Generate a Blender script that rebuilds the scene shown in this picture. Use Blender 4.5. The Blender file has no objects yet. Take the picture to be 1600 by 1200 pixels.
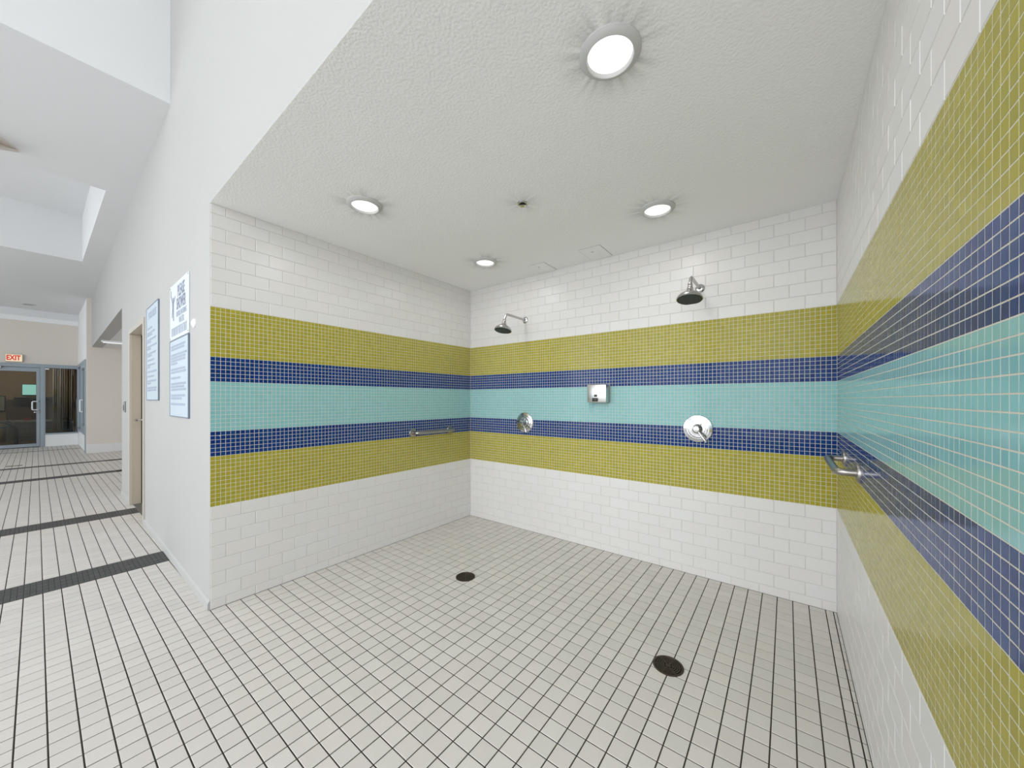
import bpy, bmesh, math, random
import numpy as np
from mathutils import Vector, Matrix

random.seed(7)
rng = np.random.default_rng(7)
SC = bpy.context.scene
COL = SC.collection
PI = math.pi

# ------------------------------------------------------------------ camera, light, exposure
CAM = Vector((2.6573, -2.7710, 1.2196))
YAW = math.radians(37.25)
FPX = 565.17
cd = bpy.data.cameras.new('camera')
cam = bpy.data.objects.new('camera', cd)
COL.objects.link(cam)
cam.location = CAM
cam.rotation_euler = (PI / 2, 0, YAW)
cd.sensor_width = 36.0
cd.lens = FPX / 1600 * 36.0
cd.shift_y = 24.24 / 1600
cd.clip_start = 0.01
SC.camera = cam

SC.view_settings.view_transform = 'Standard'
SC.view_settings.look = 'None'
SC.view_settings.gamma = 1.0
SC.view_settings.use_curve_mapping = False
SC.view_settings.exposure = -0.11
SC.cycles.use_denoising = True
SC.cycles.max_bounces = 14
SC.cycles.diffuse_bounces = 8
SC.cycles.glossy_bounces = 6
SC.cycles.transmission_bounces = 8
SC.cycles.transparent_max_bounces = 12
SC.cycles.sample_clamp_indirect = 6.0

world = bpy.data.worlds.new('sky')
SC.world = world
world.use_nodes = True
bg = world.node_tree.nodes['Background']
bg.inputs[0].default_value = (0.80, 0.88, 1.0, 1)
bg.inputs[1].default_value = 0.9

LENS_E = 1.25            # glow of the round ceiling lights
FY = -7.5                # the glazed front of the pool hall, behind the camera
RX = 11.0                # the hall runs on to the right of the alcove
# window openings of that front: (x from, x to, watts of daylight, colour)
COOL, SOFT = (0.94, 0.975, 1.0), (0.955, 0.98, 1.0)
WL, WM, WC, WR = 42, 88, 72, 90
BAYS = [(-12.2, -9.8, WL, COOL), (-9.4, -7.0, WL, COOL), (-6.6, -4.2, WM, COOL), (-3.9, -1.4, WM, COOL),
        (-1.0, 0.9, WC, COOL), (1.2, 3.1, WC, SOFT),  # two centre bays, unseen, added as frontal fill for the alcove
        (3.4, 5.8, WR, SOFT), (6.0, 8.4, WR, SOFT), (8.6, 10.8, WR, SOFT)]
DOWN_P = 1.9             # watts of each round ceiling lamp
FILL_HI = [(-0.9, 2.4, 75, SOFT), (2.7, 6.0, 75, SOFT)]       # unseen high openings added for fill light on floor and back wall
for a, b, p, c in BAYS + FILL_HI:
    ld = bpy.data.lights.new('daylight_fill', 'AREA')
    ld.shape = 'RECTANGLE'
    hi = (a, b, p, c) in FILL_HI
    ld.size, ld.size_y = b - a, (1.2 if hi else 2.9)
    ld.energy = p
    ld.color = c
    lo = bpy.data.objects.new('daylight_fill', ld)
    COL.objects.link(lo)
    lo.location = ((a + b) / 2, FY + 0.1, 4.1 if hi else 1.8)
    lo.rotation_euler = (PI / 2, 0, 0)

# ------------------------------------------------------------------ materials
def s2l(c):
    c = c / 255.0
    return c / 12.92 if c <= 0.04045 else ((c + 0.055) / 1.055) ** 2.4

def rgb(r, g, b):
    return (s2l(r), s2l(g), s2l(b), 1)

class NT:
    def __init__(s, name):
        s.m = bpy.data.materials.new(name)
        s.m.use_nodes = True
        s.t = s.m.node_tree
        s.b = s.t.nodes['Principled BSDF']
    def n(s, typ, **kw):
        nd = s.t.nodes.new(typ)
        for k, v in kw.items():
            setattr(nd, k, v)
        return nd
    def l(s, a, b):
        s.t.links.new(a, b)
    def math(s, op, a, b=None, clamp=False):
        nd = s.n('ShaderNodeMath', operation=op)
        nd.use_clamp = clamp
        for i, v in enumerate((a, b)):
            if v is None:
                continue
            if isinstance(v, (int, float)):
                nd.inputs[i].default_value = v
            else:
                s.l(v, nd.inputs[i])
        return nd.outputs[0]
    def mix(s, fac, a, b, blend='MIX'):
        nd = s.n('ShaderNodeMix', data_type='RGBA', blend_type=blend)
        for i, v in ((0, fac), (6, a), (7, b)):
            if isinstance(v, (int, float)):
                nd.inputs[i].default_value = v
            elif isinstance(v, tuple):
                nd.inputs[i].default_value = v
            else:
                s.l(v, nd.inputs[i])
        return nd.outputs[2]
    def noise(s, scale, detail=2.0, coord='Object'):
        tc = s.n('ShaderNodeNewGeometry') if coord == 'Pos' else s.n('ShaderNodeTexCoord')
        nz = s.n('ShaderNodeTexNoise')
        nz.inputs['Scale'].default_value = scale
        nz.inputs['Detail'].default_value = detail
        s.l(tc.outputs['Position' if coord == 'Pos' else coord], nz.inputs['Vector'])
        return nz.outputs[0]
    def bump(s, h, strength, dist=0.002):
        bp = s.n('ShaderNodeBump')
        if isinstance(strength, (int, float)):
            bp.inputs['Strength'].default_value = strength
        else:
            s.l(strength, bp.inputs['Strength'])
        bp.inputs['Distance'].default_value = dist
        s.l(h, bp.inputs['Height'])
        s.l(bp.outputs[0], s.b.inputs['Normal'])
    def set(s, color=None, rough=None, metal=None, spec=None):
        if color is not None:
            if isinstance(color, tuple):
                s.b.inputs['Base Color'].default_value = color
            else:
                s.l(color, s.b.inputs['Base Color'])
        if rough is not None:
            if isinstance(rough, (int, float)):
                s.b.inputs['Roughness'].default_value = rough
            else:
                s.l(rough, s.b.inputs['Roughness'])
        if metal is not None:
            s.b.inputs['Metallic'].default_value = metal
        if spec is not None:
            s.b.inputs['Specular IOR Level'].default_value = spec
        return s

def plain(name, c, rough=0.6, metal=0.0, spec=0.5, wob=0.0, scale=30.0):
    t = NT(name)
    t.set(c, rough, metal, spec)
    if wob:
        t.bump(t.noise(scale, 3, 'Pos'), wob)
    return t.m

def painted(name, c, bump=0.12, rough=0.65, var=0.03, scale=90):
    t = NT(name)
    big = t.noise(0.9, 3, 'Pos')
    f = t.math('MULTIPLY', t.math('SUBTRACT', big, 0.5), var * 2)
    f = t.math('ADD', f, 1.0)
    cc = t.n('ShaderNodeCombineColor')
    for i in range(3):
        t.l(t.math('MULTIPLY', f, c[i]), cc.inputs[i])
    t.set(cc.outputs[0], rough)
    t.bump(t.noise(scale, 4, 'Pos'), bump, 0.003)
    return t.m

def tile_mat(name, base, rough, dv=0.10, tint=None, tf=0.0, wav=0.05, ior=1.5, spec=0.5, speck=0.0):
    """glazed tile: every loose piece of the mesh (or every object) gets its own slight shade"""
    t = NT(name)
    g = t.n('ShaderNodeNewGeometry')
    oi = t.n('ShaderNodeObjectInfo')
    r = t.math('FRACT', t.math('ADD', g.outputs['Random Per Island'], oi.outputs['Random']))
    r2 = t.math('FRACT', t.math('MULTIPLY', r, 7.31))
    v = t.math('ADD', 1.0 - dv / 2, t.math('MULTIPLY', r, dv))
    col = base
    if tint:
        col = t.mix(t.math('MULTIPLY', r2, tf), base, tint)
    mul = t.n('ShaderNodeMix', data_type='RGBA', blend_type='MULTIPLY')
    mul.inputs[0].default_value = 1
    if isinstance(col, tuple):
        mul.inputs[6].default_value = col
    else:
        t.l(col, mul.inputs[6])
    cc = t.n('ShaderNodeCombineColor')
    for i in range(3):
        t.l(v, cc.inputs[i])
    t.l(cc.outputs[0], mul.inputs[7])
    out = mul.outputs[2]
    if speck:
        nz = t.noise(260, 2, 'Pos')
        k = t.math('MULTIPLY', t.math('GREATER_THAN', nz, 0.66), speck)
        out = t.mix(k, out, rgb(150, 145, 135))
    t.set(out, rough, 0, spec)
    t.b.inputs['IOR'].default_value = ior
    if wav:
        t.bump(t.noise(45, 1, 'Pos'), wav, 0.004)
    return t.m

M = {}
M['subway'] = tile_mat('glazed_white', rgb(212, 211, 209), 0.34, 0.02, rgb(212, 205, 200), 0.35, 0.012)
M['olive'] = tile_mat('olive_glass', rgb(160, 150, 50), 0.12, 0.12, rgb(150, 145, 54), 0.7, 0.008, 1.22, 0.5)
M['blue'] = tile_mat('cobalt_glass', rgb(16, 48, 110), 0.10, 0.25, rgb(20, 60, 110), 0.9, 0.008, 1.22, 0.5)
M['aqua'] = tile_mat('aqua_glass', rgb(126, 178, 178), 0.12, 0.06, rgb(131, 180, 183), 0.8, 0.008, 1.22, 0.5)
M['floor_tile'] = tile_mat('matt_floor_tile', rgb(205, 201, 195), 0.42, 0.075, rgb(207, 199, 193), 0.5, 0.04, 1.45, 0.4, 0.12)
M['strip'] = tile_mat('charcoal_strip_tile', rgb(66, 66, 66), 0.5, 0.25, None, 0, 0.04)

def grout_mat():
    t = NT('pale_grout')
    g = t.n('ShaderNodeNewGeometry')
    sp = t.n('ShaderNodeSeparateXYZ')
    t.l(g.outputs['Position'], sp.inputs[0])
    x, y, z = sp.outputs
    # soap stain in the joints under the dispenser
    a = t.math('MULTIPLY', t.math('GREATER_THAN', x, 1.352), t.math('LESS_THAN', x, 1.404))
    a = t.math('MULTIPLY', a, t.math('GREATER_THAN', y, -0.05))
    fade = t.math('MULTIPLY', t.math('SUBTRACT', z, 1.09), 10.0, True)
    a = t.math('MULTIPLY', a, t.math('MULTIPLY', fade, t.math('LESS_THAN', z, 1.21)))
    band = t.math('MULTIPLY', t.math('GREATER_THAN', z, 0.594), t.math('LESS_THAN', z, 1.762))
    base = t.mix(band, rgb(196, 195, 190), t.mix(t.noise(6, 3, 'Pos'), rgb(206, 202, 188), rgb(192, 189, 178)))
    t.set(t.mix(t.math('MULTIPLY', a, 0.85), base, rgb(58, 60, 58)), 0.8, 0, 0.2)
    return t.m
M['grout'] = grout_mat()
M['floor_plain'] = plain('pale_floor', rgb(190, 186, 180), 0.5)
M['floor_grout'] = plain('dark_floor_grout', rgb(62, 57, 50), 0.85, 0, 0.2)
M['white'] = painted('white_paint', (0.39, 0.39, 0.376), 0.10)
M['hall_ceiling'] = painted('ceiling_paint', (0.68, 0.685, 0.69), 0.08)
M['beige'] = painted('beige_paint', rgb(212, 205, 196), 0.08)
M['trim_white'] = plain('white_trim', (0.80, 0.81, 0.81, 1), 0.45)
M['door_beige'] = plain('beige_door_paint', rgb(174, 164, 149), 0.45)
M['frame_beige'] = plain('pale_beige_frame', rgb(178, 173, 163), 0.4)
M['alu'] = plain('grey_blue_aluminium', rgb(150, 160, 168), 0.42, 0.15)
M['steel'] = plain('brushed_nickel', (0.50, 0.49, 0.475, 1), 0.26, 1.0, 0.5, 0.04, 200)
M['chrome'] = plain('polished_chrome', (0.62, 0.63, 0.64, 1), 0.14, 1.0)
M['grab'] = plain('satin_stainless', (0.38, 0.36, 0.34, 1), 0.30, 1.0, 0.5, 0.03, 260)
M['dispenser'] = plain('satin_steel_sheet', (0.58, 0.575, 0.56, 1), 0.30, 1.0)
M['black'] = plain('black_plastic', rgb(24, 24, 25), 0.35)
M['rubber'] = plain('dark_nozzle_plate', rgb(40, 45, 46), 0.5)
M['nozzle'] = plain('grey_nozzle', rgb(88, 96, 98), 0.4)
M['bronze'] = plain('tarnished_bronze', rgb(74, 64, 54), 0.45, 0.7)
M['pit'] = plain('drain_pit', rgb(12, 9, 8), 0.9)
M['ring'] = plain('light_trim_white', rgb(190, 190, 189), 0.45)
M['hatch'] = plain('hatch_paint', rgb(205, 205, 202), 0.7, 0, 0.3, 0.1, 120)
M['seam'] = plain('dark_seam', rgb(150, 150, 147), 0.8)
M['sign_white'] = plain('sign_white', rgb(208, 214, 215), 0.35)
M['sign_sheet'] = plain('sign_sheet_blue_white', rgb(184, 198, 208), 0.35)
M['sign_frame'] = plain('sign_frame_grey_blue', rgb(112, 122, 138), 0.4)
M['ink'] = plain('sign_ink_navy', rgb(118, 122, 148), 0.5)
M['ink_grey'] = plain('sign_ink_grey', rgb(152, 162, 178), 0.5)
M['brown'] = plain('brown_wall', rgb(150, 126, 100), 0.7)
M['dark_wood'] = plain('dark_wood', rgb(92, 72, 56), 0.5)
M['dark'] = plain('dark_metal', rgb(34, 36, 34), 0.4)
M['teal'] = plain('teal_sling', rgb(40, 104, 98), 0.6)
M['curtain'] = plain('brown_curtain', rgb(176, 156, 134), 0.8)
M['grey_panel'] = plain('grey_panel', rgb(96, 96, 90), 0.6)
M['reader'] = plain('reader_grey', rgb(138, 138, 136), 0.45)
M['picture'] = plain('picture_sheet', rgb(142, 140, 128), 0.6)
M['navy'] = plain('navy_bag', rgb(34, 36, 52), 0.7)
M['red'] = plain('red_plastic', rgb(150, 45, 36), 0.5)

def emit(name, c, e, base=None):
    t = NT(name)
    t.set(base or c, 0.4)
    t.b.inputs['Emission Color'].default_value = c
    t.b.inputs['Emission Strength'].default_value = e
    return t.m
M['lens'] = emit('glowing_lens', (1.0, 0.99, 0.97, 1), LENS_E)
M['exit_face'] = emit('exit_face', rgb(238, 214, 182), 0.45)
M['exit_red'] = emit('exit_red', rgb(205, 42, 30), 0.35)
M['screen'] = emit('lit_screen', rgb(150, 205, 196), 0.95)
M['tube'] = emit('tube_light', (0.95, 0.97, 1.0, 1), 0.30)

def glass_mat():
    t = NT('window_glass')
    t.t.nodes.remove(t.b)
    out = t.t.nodes['Material Output']
    tr = t.n('ShaderNodeBsdfTransparent')
    tr.inputs[0].default_value = (0.80, 0.84, 0.82, 1)
    gl = t.n('ShaderNodeBsdfGlossy')
    gl.inputs['Roughness'].default_value = 0.02
    fr = t.n('ShaderNodeFresnel')
    fr.inputs[0].default_value = 1.5
    mx = t.n('ShaderNodeMixShader')
    t.l(fr.outputs[0], mx.inputs[0])
    t.l(tr.outputs[0], mx.inputs[1])
    t.l(gl.outputs[0], mx.inputs[2])
    t.l(mx.outputs[0], out.inputs[0])
    return t.m
M['glass'] = glass_mat()

LIGHTS = ((0.689, -1.607), (2.040, -0.525), (0.668, -0.522), (2.193, -1.628))
SPRK = (1.434, -1.061)

def ceiling_mat():
    """stippled plaster with soot streaks round the lamps and the sprinkler, patched smooth near the back wall"""
    t = NT('stippled_ceiling')
    g = t.n('ShaderNodeNewGeometry')
    sp = t.n('ShaderNodeSeparateXYZ')
    t.l(g.outputs['Position'], sp.inputs[0])
    x, y = sp.outputs[0], sp.outputs[1]
    total = None
    for (cx, cy), r0, amt in [(c, 0.096, 0.36) for c in LIGHTS] + [(SPRK, 0.03, 0.30)]:
        dx, dy = t.math('SUBTRACT', x, cx), t.math('SUBTRACT', y, cy)
        d = t.math('SQRT', t.math('ADD', t.math('MULTIPLY', dx, dx), t.math('MULTIPLY', dy, dy)))
        ang = t.math('ARCTAN2', dy, dx)
        cv = t.n('ShaderNodeCombineXYZ')
        t.l(t.math('MULTIPLY', t.math('COSINE', ang), 3.2), cv.inputs[0])
        t.l(t.math('MULTIPLY', t.math('SINE', ang), 3.2), cv.inputs[1])
        cv.inputs[2].default_value = cx * 3.1
        nz = t.n('ShaderNodeTexNoise')
        nz.inputs['Scale'].default_value = 1.3
        nz.inputs['Detail'].default_value = 3
        t.l(cv.outputs[0], nz.inputs['Vector'])
        streak = t.math('MULTIPLY', t.math('SUBTRACT', nz.outputs[0], 0.36), 3.6, True)
        fall = t.math('SUBTRACT', 1.0, t.math('DIVIDE', t.math('SUBTRACT', d, r0), 0.13), True)
        fall = t.math('MULTIPLY', fall, fall)
        k = t.math('MULTIPLY', t.math('MULTIPLY', streak, fall), amt)
        total = k if total is None else t.math('MAXIMUM', total, k)
    base = t.mix(t.noise(1.1, 3, 'Pos'), (0.86, 0.86, 0.86, 1), (0.90, 0.90, 0.90, 1))
    t.set(t.mix(total, base, rgb(70, 68, 66)), 0.85, 0, 0.2)
    rough_part = t.math('MULTIPLY', t.math('SUBTRACT', -0.34, y), 6.0, True)
    strength = t.math('ADD', 0.10, t.math('MULTIPLY', rough_part, 0.36))
    t.bump(t.noise(95, 5, 'Pos'), strength, 0.006)
    return t.m
M['ceiling'] = ceiling_mat()

# ------------------------------------------------------------------ mesh helpers
def fast_mesh(name, verts, quads):
    me = bpy.data.meshes.new(name)
    nv, nq = len(verts), len(quads)
    me.vertices.add(nv)
    me.vertices.foreach_set('co', np.asarray(verts, np.float32).ravel())
    me.loops.add(nq * 4)
    me.loops.foreach_set('vertex_index', np.asarray(quads, np.int32).ravel())
    me.polygons.add(nq)
    me.polygons.foreach_set('loop_start', np.arange(0, nq * 4, 4, dtype=np.int32))
    me.polygons.foreach_set('use_smooth', np.zeros(nq, dtype=bool))
    me.update(calc_edges=True)
    me.validate()
    return me

class MB:
    def __init__(s):
        s.v, s.f = [], []
    def add(s, vs, fs):
        o = len(s.v)
        s.v += [tuple(v) for v in vs]
        s.f += [tuple(i + o for i in f) for f in fs]
        return s
    def box(s, a, b):
        (x0, y0, z0), (x1, y1, z1) = a, b
        return s.add([(x0, y0, z0), (x1, y0, z0), (x1, y1, z0), (x0, y1, z0), (x0, y0, z1), (x1, y0, z1), (x1, y1, z1), (x0, y1, z1)],
                     [(0, 3, 2, 1), (4, 5, 6, 7), (0, 1, 5, 4), (1, 2, 6, 5), (2, 3, 7, 6), (3, 0, 4, 7)])
    def bev(s, a, b, r):
        """box with chamfered edges"""
        bm = bmesh.new()
        (x0, y0, z0), (x1, y1, z1) = a, b
        vs = [bm.verts.new(p) for p in ((x0, y0, z0), (x1, y0, z0), (x1, y1, z0), (x0, y1, z0), (x0, y0, z1), (x1, y0, z1), (x1, y1, z1), (x0, y1, z1))]
        for f in ((0, 3, 2, 1), (4, 5, 6, 7), (0, 1, 5, 4), (1, 2, 6, 5), (2, 3, 7, 6), (3, 0, 4, 7)):
            bm.faces.new([vs[i] for i in f])
        bmesh.ops.bevel(bm, geom=list(bm.edges), offset=r, segments=2, affect='EDGES', profile=0.5)
        bm.verts.ensure_lookup_table()
        s.add([v.co[:] for v in bm.verts], [[v.index for v in f.verts] for f in bm.faces])
        bm.free()
        return s
    def lathe(s, prof, n=32, axis=(0, 0, 1), org=(0, 0, 0)):
        """profile (r, h) turned about an axis; r = 0 ends close the shape"""
        q = Vector((0, 0, 1)).rotation_difference(Vector(axis).normalized())
        vs, fs, rows = [], [], []
        for r, h in prof:
            if r < 1e-6:
                rows.append([len(vs)])
                vs.append(q @ Vector((0, 0, h)) + Vector(org))
            else:
                rows.append(list(range(len(vs), len(vs) + n)))
                for i in range(n):
                    a = 2 * PI * i / n
                    vs.append(q @ Vector((r * math.cos(a), r * math.sin(a), h)) + Vector(org))
        for A, B in zip(rows, rows[1:]):
            for i in range(n):
                j = (i + 1) % n
                if len(A) == 1 and len(B) == 1:
                    continue
                if len(A) == 1:
                    fs.append((A[0], B[i], B[j]))
                elif len(B) == 1:
                    fs.append((A[i], A[j], B[0]))
                else:
                    fs.append((A[i], A[j], B[j], B[i]))
        return s.add(vs, fs)
    def tube(s, path, r, n=14, caps=True):
        path = [Vector(p) for p in path]
        rr = r if isinstance(r, (list, tuple)) else [r] * len(path)
        vs, fs, rings = [], [], []
        prev = None
        for i, p in enumerate(path):
            t = (path[min(i + 1, len(path) - 1)] - path[max(i - 1, 0)]).normalized()
            if prev is None:
                u = t.orthogonal().normalized()
            else:
                u = (prev - t * prev.dot(t)).normalized()
            prev = u
            w = t.cross(u)
            rings.append(list(range(len(vs), len(vs) + n)))
            for k in range(n):
                a = 2 * PI * k / n
                vs.append(p + (u * math.cos(a) + w * math.sin(a)) * rr[i])
        for A, B in zip(rings, rings[1:]):
            for k in range(n):
                j = (k + 1) % n
                fs.append((A[k], A[j], B[j], B[k]))
        if caps:
            fs.append(tuple(reversed(rings[0])))
            fs.append(tuple(rings[-1]))
        return s.add(vs, fs)
    def prism(s, poly, d):
        """polygon of 3-D points extruded along vector d"""
        n = len(poly)
        vs = [Vector(p) for p in poly] + [Vector(p) + Vector(d) for p in poly]
        return s.add(vs, [tuple(reversed(range(n))), tuple(range(n, 2 * n))] + [(i, (i + 1) % n, n + (i + 1) % n, n + i) for i in range(n)])
    def mesh(s, name, smooth=False):
        me = bpy.data.meshes.new(name)
        me.from_pydata(s.v, [], s.f)
        bm = bmesh.new()
        bm.from_mesh(me)
        bmesh.ops.recalc_face_normals(bm, faces=bm.faces)
        bm.to_mesh(me)
        bm.free()
        if smooth:
            me.polygons.foreach_set('use_smooth', [True] * len(me.polygons))
            me.set_sharp_from_angle(angle=math.radians(38))
        return me

def fillet(pts, r, n=7):
    """round the inner corners of a polyline"""
    pts = [Vector(p) for p in pts]
    out = [pts[0]]
    for a, b, c in zip(pts, pts[1:], pts[2:]):
        d1, d2 = (a - b).normalized(), (c - b).normalized()
        ang = d1.angle(d2)
        L = min(r / math.tan(ang / 2), (a - b).length * 0.49, (c - b).length * 0.49)
        p0, p2 = b + d1 * L, b + d2 * L
        for i in range(n + 1):
            t = i / n
            out.append(p0 * (1 - t) ** 2 + b * 2 * t * (1 - t) + p2 * t * t)
    out.append(pts[-1])
    return out

def link(name, data, parent=None, mat=None, loc=None, rot=None):
    o = bpy.data.objects.new(name, data)
    COL.objects.link(o)
    if parent is not None:
        o.parent = parent
    if mat is not None and data is not None and not data.materials:
        data.materials.append(mat)
    if loc is not None:
        o.location = loc
    if rot is not None:
        o.rotation_euler = rot
    return o

def part(name, mb, mat, parent, smooth=False, label=None, loc=None, rot=None):
    o = link(name, mb.mesh(name, smooth), parent, M[mat] if isinstance(mat, str) else mat, loc, rot)
    if label:
        o['label'] = label
    return o

def thing(name, label, cat, loc=(0, 0, 0), rotz=0.0, group=None, rot=None):
    o = link(name, None, None, None, loc, rot or (0, 0, rotz))
    o.empty_display_size = 0.05
    o['label'] = label
    o['category'] = cat
    if group:
        o['group'] = group
    return o

def struct(name, mb=None, mat=None, loc=None, rotz=0.0, label=None, cat=None):
    o = link(name, mb.mesh(name) if mb else None, None, M[mat] if mat else None, loc or (0, 0, 0), (0, 0, rotz))
    o['kind'] = 'structure'
    if label:
        o['label'] = label
    if cat:
        o['category'] = cat
    return o

def text(name, body, size, parent, mat, loc, rot, align='CENTER', depth=0.0006, sx=1.0, bold=0.0):
    cu = bpy.data.curves.new(name, 'FONT')
    cu.body = body
    cu.size = size
    cu.extrude = depth
    cu.offset = bold
    cu.align_x = align
    cu.align_y = 'CENTER'
    tmp = bpy.data.objects.new(name + '_tmp', cu)
    COL.objects.link(tmp)
    bpy.context.view_layer.update()
    me = bpy.data.meshes.new_from_object(tmp.evaluated_get(bpy.context.evaluated_depsgraph_get()))
    bpy.data.objects.remove(tmp)
    for v in me.vertices:
        v.co.x *= sx
    me.materials.clear()
    me.materials.append(M[mat])
    return link(name, me, parent, None, loc, rot)

# ------------------------------------------------------------------ tiles
def cam_px(P):
    d = Vector(P) - CAM
    c, s = math.cos(YAW), math.sin(YAW)
    z = -d.x * s + d.y * c
    if z < 0.05:
        return None
    return 800 + FPX * (d.x * c + d.y * s) / z, 624.24 - FPX * d.z / z

def tile_local(w, h, t, b):
    """12 verts / 9 quads: chamfered slab, front face at +0 of the third axis"""
    x, y = w / 2, h / 2
    v = [(-x, -y, -t), (x, -y, -t), (x, y, -t), (-x, y, -t), (-x, -y, -b), (x, -y, -b), (x, y, -b), (-x, y, -b),
         (-x + b, -y + b, 0), (x - b, -y + b, 0), (x - b, y - b, 0), (-x + b, y - b, 0)]
    q = []
    for o in (0, 4):
        for i in range(4):
            j = (i + 1) % 4
            q.append((o + i, o + j, o + 4 + j, o + 4 + i))
    q.append((8, 9, 10, 11))
    return np.array(v), np.array(q)

class Face:
    """a tiled plane: origin, u axis, v axis, outward normal (right-handed u x v = n)"""
    def __init__(s, O, U, V):
        s.O, s.U, s.V = np.array(O, float), np.array(U, float), np.array(V, float)
        s.N = np.cross(s.U, s.V)
    def w(s, u, v, n=0.0):
        return s.O + u * s.U + v * s.V + n * s.N
    def area(s, t):
        u0, v0, u1, v1 = t[:4]
        pp = [cam_px(s.w(*q)) for q in ((u0, v0), (u1, v0), (u1, v1), (u0, v1))]
        if any(p is None for p in pp):
            return 0
        cx, cy = sum(p[0] for p in pp) / 4, sum(p[1] for p in pp) / 4
        if not (-8 < cx < 1608 and -8 < cy < 1208):
            return 0
        return abs(sum(pp[i][0] * pp[(i + 1) % 4][1] - pp[(i + 1) % 4][0] * pp[i][1] for i in range(4))) / 2

def lay(face, tiles, parent, name, stuff_name, cap, t, b, jit=0.0, tilt=0.0, proud=0.0):
    """tiles: (u0, v0, u1, v1, material). The cap largest in the picture become parts, the rest one joined mesh per material."""
    A = [face.area(q) for q in tiles]
    order = sorted(range(len(tiles)), key=lambda i: -A[i])
    single = set(i for i in order[:cap] if A[i] > 0)
    cache, bulk = {}, {}
    R = np.stack([face.U, face.V, face.N])       # rows
    for i, (u0, v0, u1, v1, m) in enumerate(tiles):
        w, h = u1 - u0, v1 - v0
        if w < 0.004 or h < 0.004:
            continue
        off = proud + jit * (random.random() - 0.5)
        C = face.w((u0 + u1) / 2, (v0 + v1) / 2, off)
        if i in single:
            key = (round(w, 4), round(h, 4), m)
            if key not in cache:
                v, q = tile_local(w, h, t, b)
                me = fast_mesh(name, v @ R, q)
                me.materials.append(M[m])
                cache[key] = me
            o = link(name, cache[key], parent, None, tuple(C))
            if tilt:
                o.rotation_euler = (Vector(face.U) * random.gauss(0, tilt) + Vector(face.V) * random.gauss(0, tilt))
        else:
            bulk.setdefault(m, []).append((w, h, C, random.gauss(0, tilt), random.gauss(0, tilt)))
    for m, L in bulk.items():
        V, Q = [], []
        for k, (w, h, C, ta, tb) in enumerate(L):
            v, q = tile_local(w, h, t, b)
            if tilt:
                v[4:, 2] += v[4:, 0] * ta + v[4:, 1] * tb
            V.append(v @ R + C)
            Q.append(q + 12 * k)
        nm = stuff_name if isinstance(stuff_name, str) else stuff_name[m]
        me = fast_mesh(nm, np.concatenate(V), np.concatenate(Q))
        o = link(nm, me, parent, M[m])
        o['kind'] = 'stuff'

H = 2.36
L, W = 2.1621, 2.8849
ZG, ZO = 1.7605, 0.5964
MP = (ZG - ZO) / 48
SP = 0.1515              # subway pitch
RP = 0.0776              # course height

def bands():
    out = []
    for k in range(48):
        m = 'olive' if k < 12 or k >= 36 else ('blue' if k < 18 or k >= 30 else 'aqua')
        out.append((ZG - (k + 1) * MP, ZG - k * MP, m))
    return out

def wall_tiles(length, first, jg=0.0022, mg=0.0021, u_flip=False):
    """subway courses above and below a band of mosaic; first = width of the full course's first tile at u = 0"""
    sub, mos = [], []
    for base, sgn, top in ((ZO, -1, 0.0), (ZG, 1, H)):
        k = 0
        while True:
            z0 = base + sgn * k * RP
            z1 = base + sgn * (k + 1) * RP
            if sgn < 0:
                if z0 <= top + 0.004:
                    break
                lo, hi = max(z1, top), z0
            else:
                if z0 >= top - 0.004:
                    break
                lo, hi = z0, min(z1, top)
            u = first if k % 2 == 0 else first - SP / 2
            edges = [0.0]
            while u < length - 0.004:
                if u > 0.004:
                    edges.append(u)
                u += SP
            edges.append(length)
            for a, b in zip(edges, edges[1:]):
                sub.append((a + jg / 2, lo + jg / 2, b - jg / 2, hi - jg / 2, 'subway'))
            k += 1
    n = int(length / MP)
    us = [min(i * MP, length) for i in range(n + 1)] + [length]
    for z0, z1, m in bands():
        for a, b in zip(us, us[1:]):
            mos.append((a + mg / 2, z0 + mg / 2, b - mg / 2, z1 - mg / 2, m))
    return sub, mos

MOSAIC = {'olive': 'olive_mosaic', 'blue': 'blue_mosaic', 'aqua': 'aqua_mosaic'}

# ------------------------------------------------------------------ floor
HA = 0.0155
HROT = -math.atan(HA)
HO = Vector((0, -2.163, 0))          # the hall wall turns off by a degree from here
def hy(x):
    return HO.y - HA * x

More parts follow.
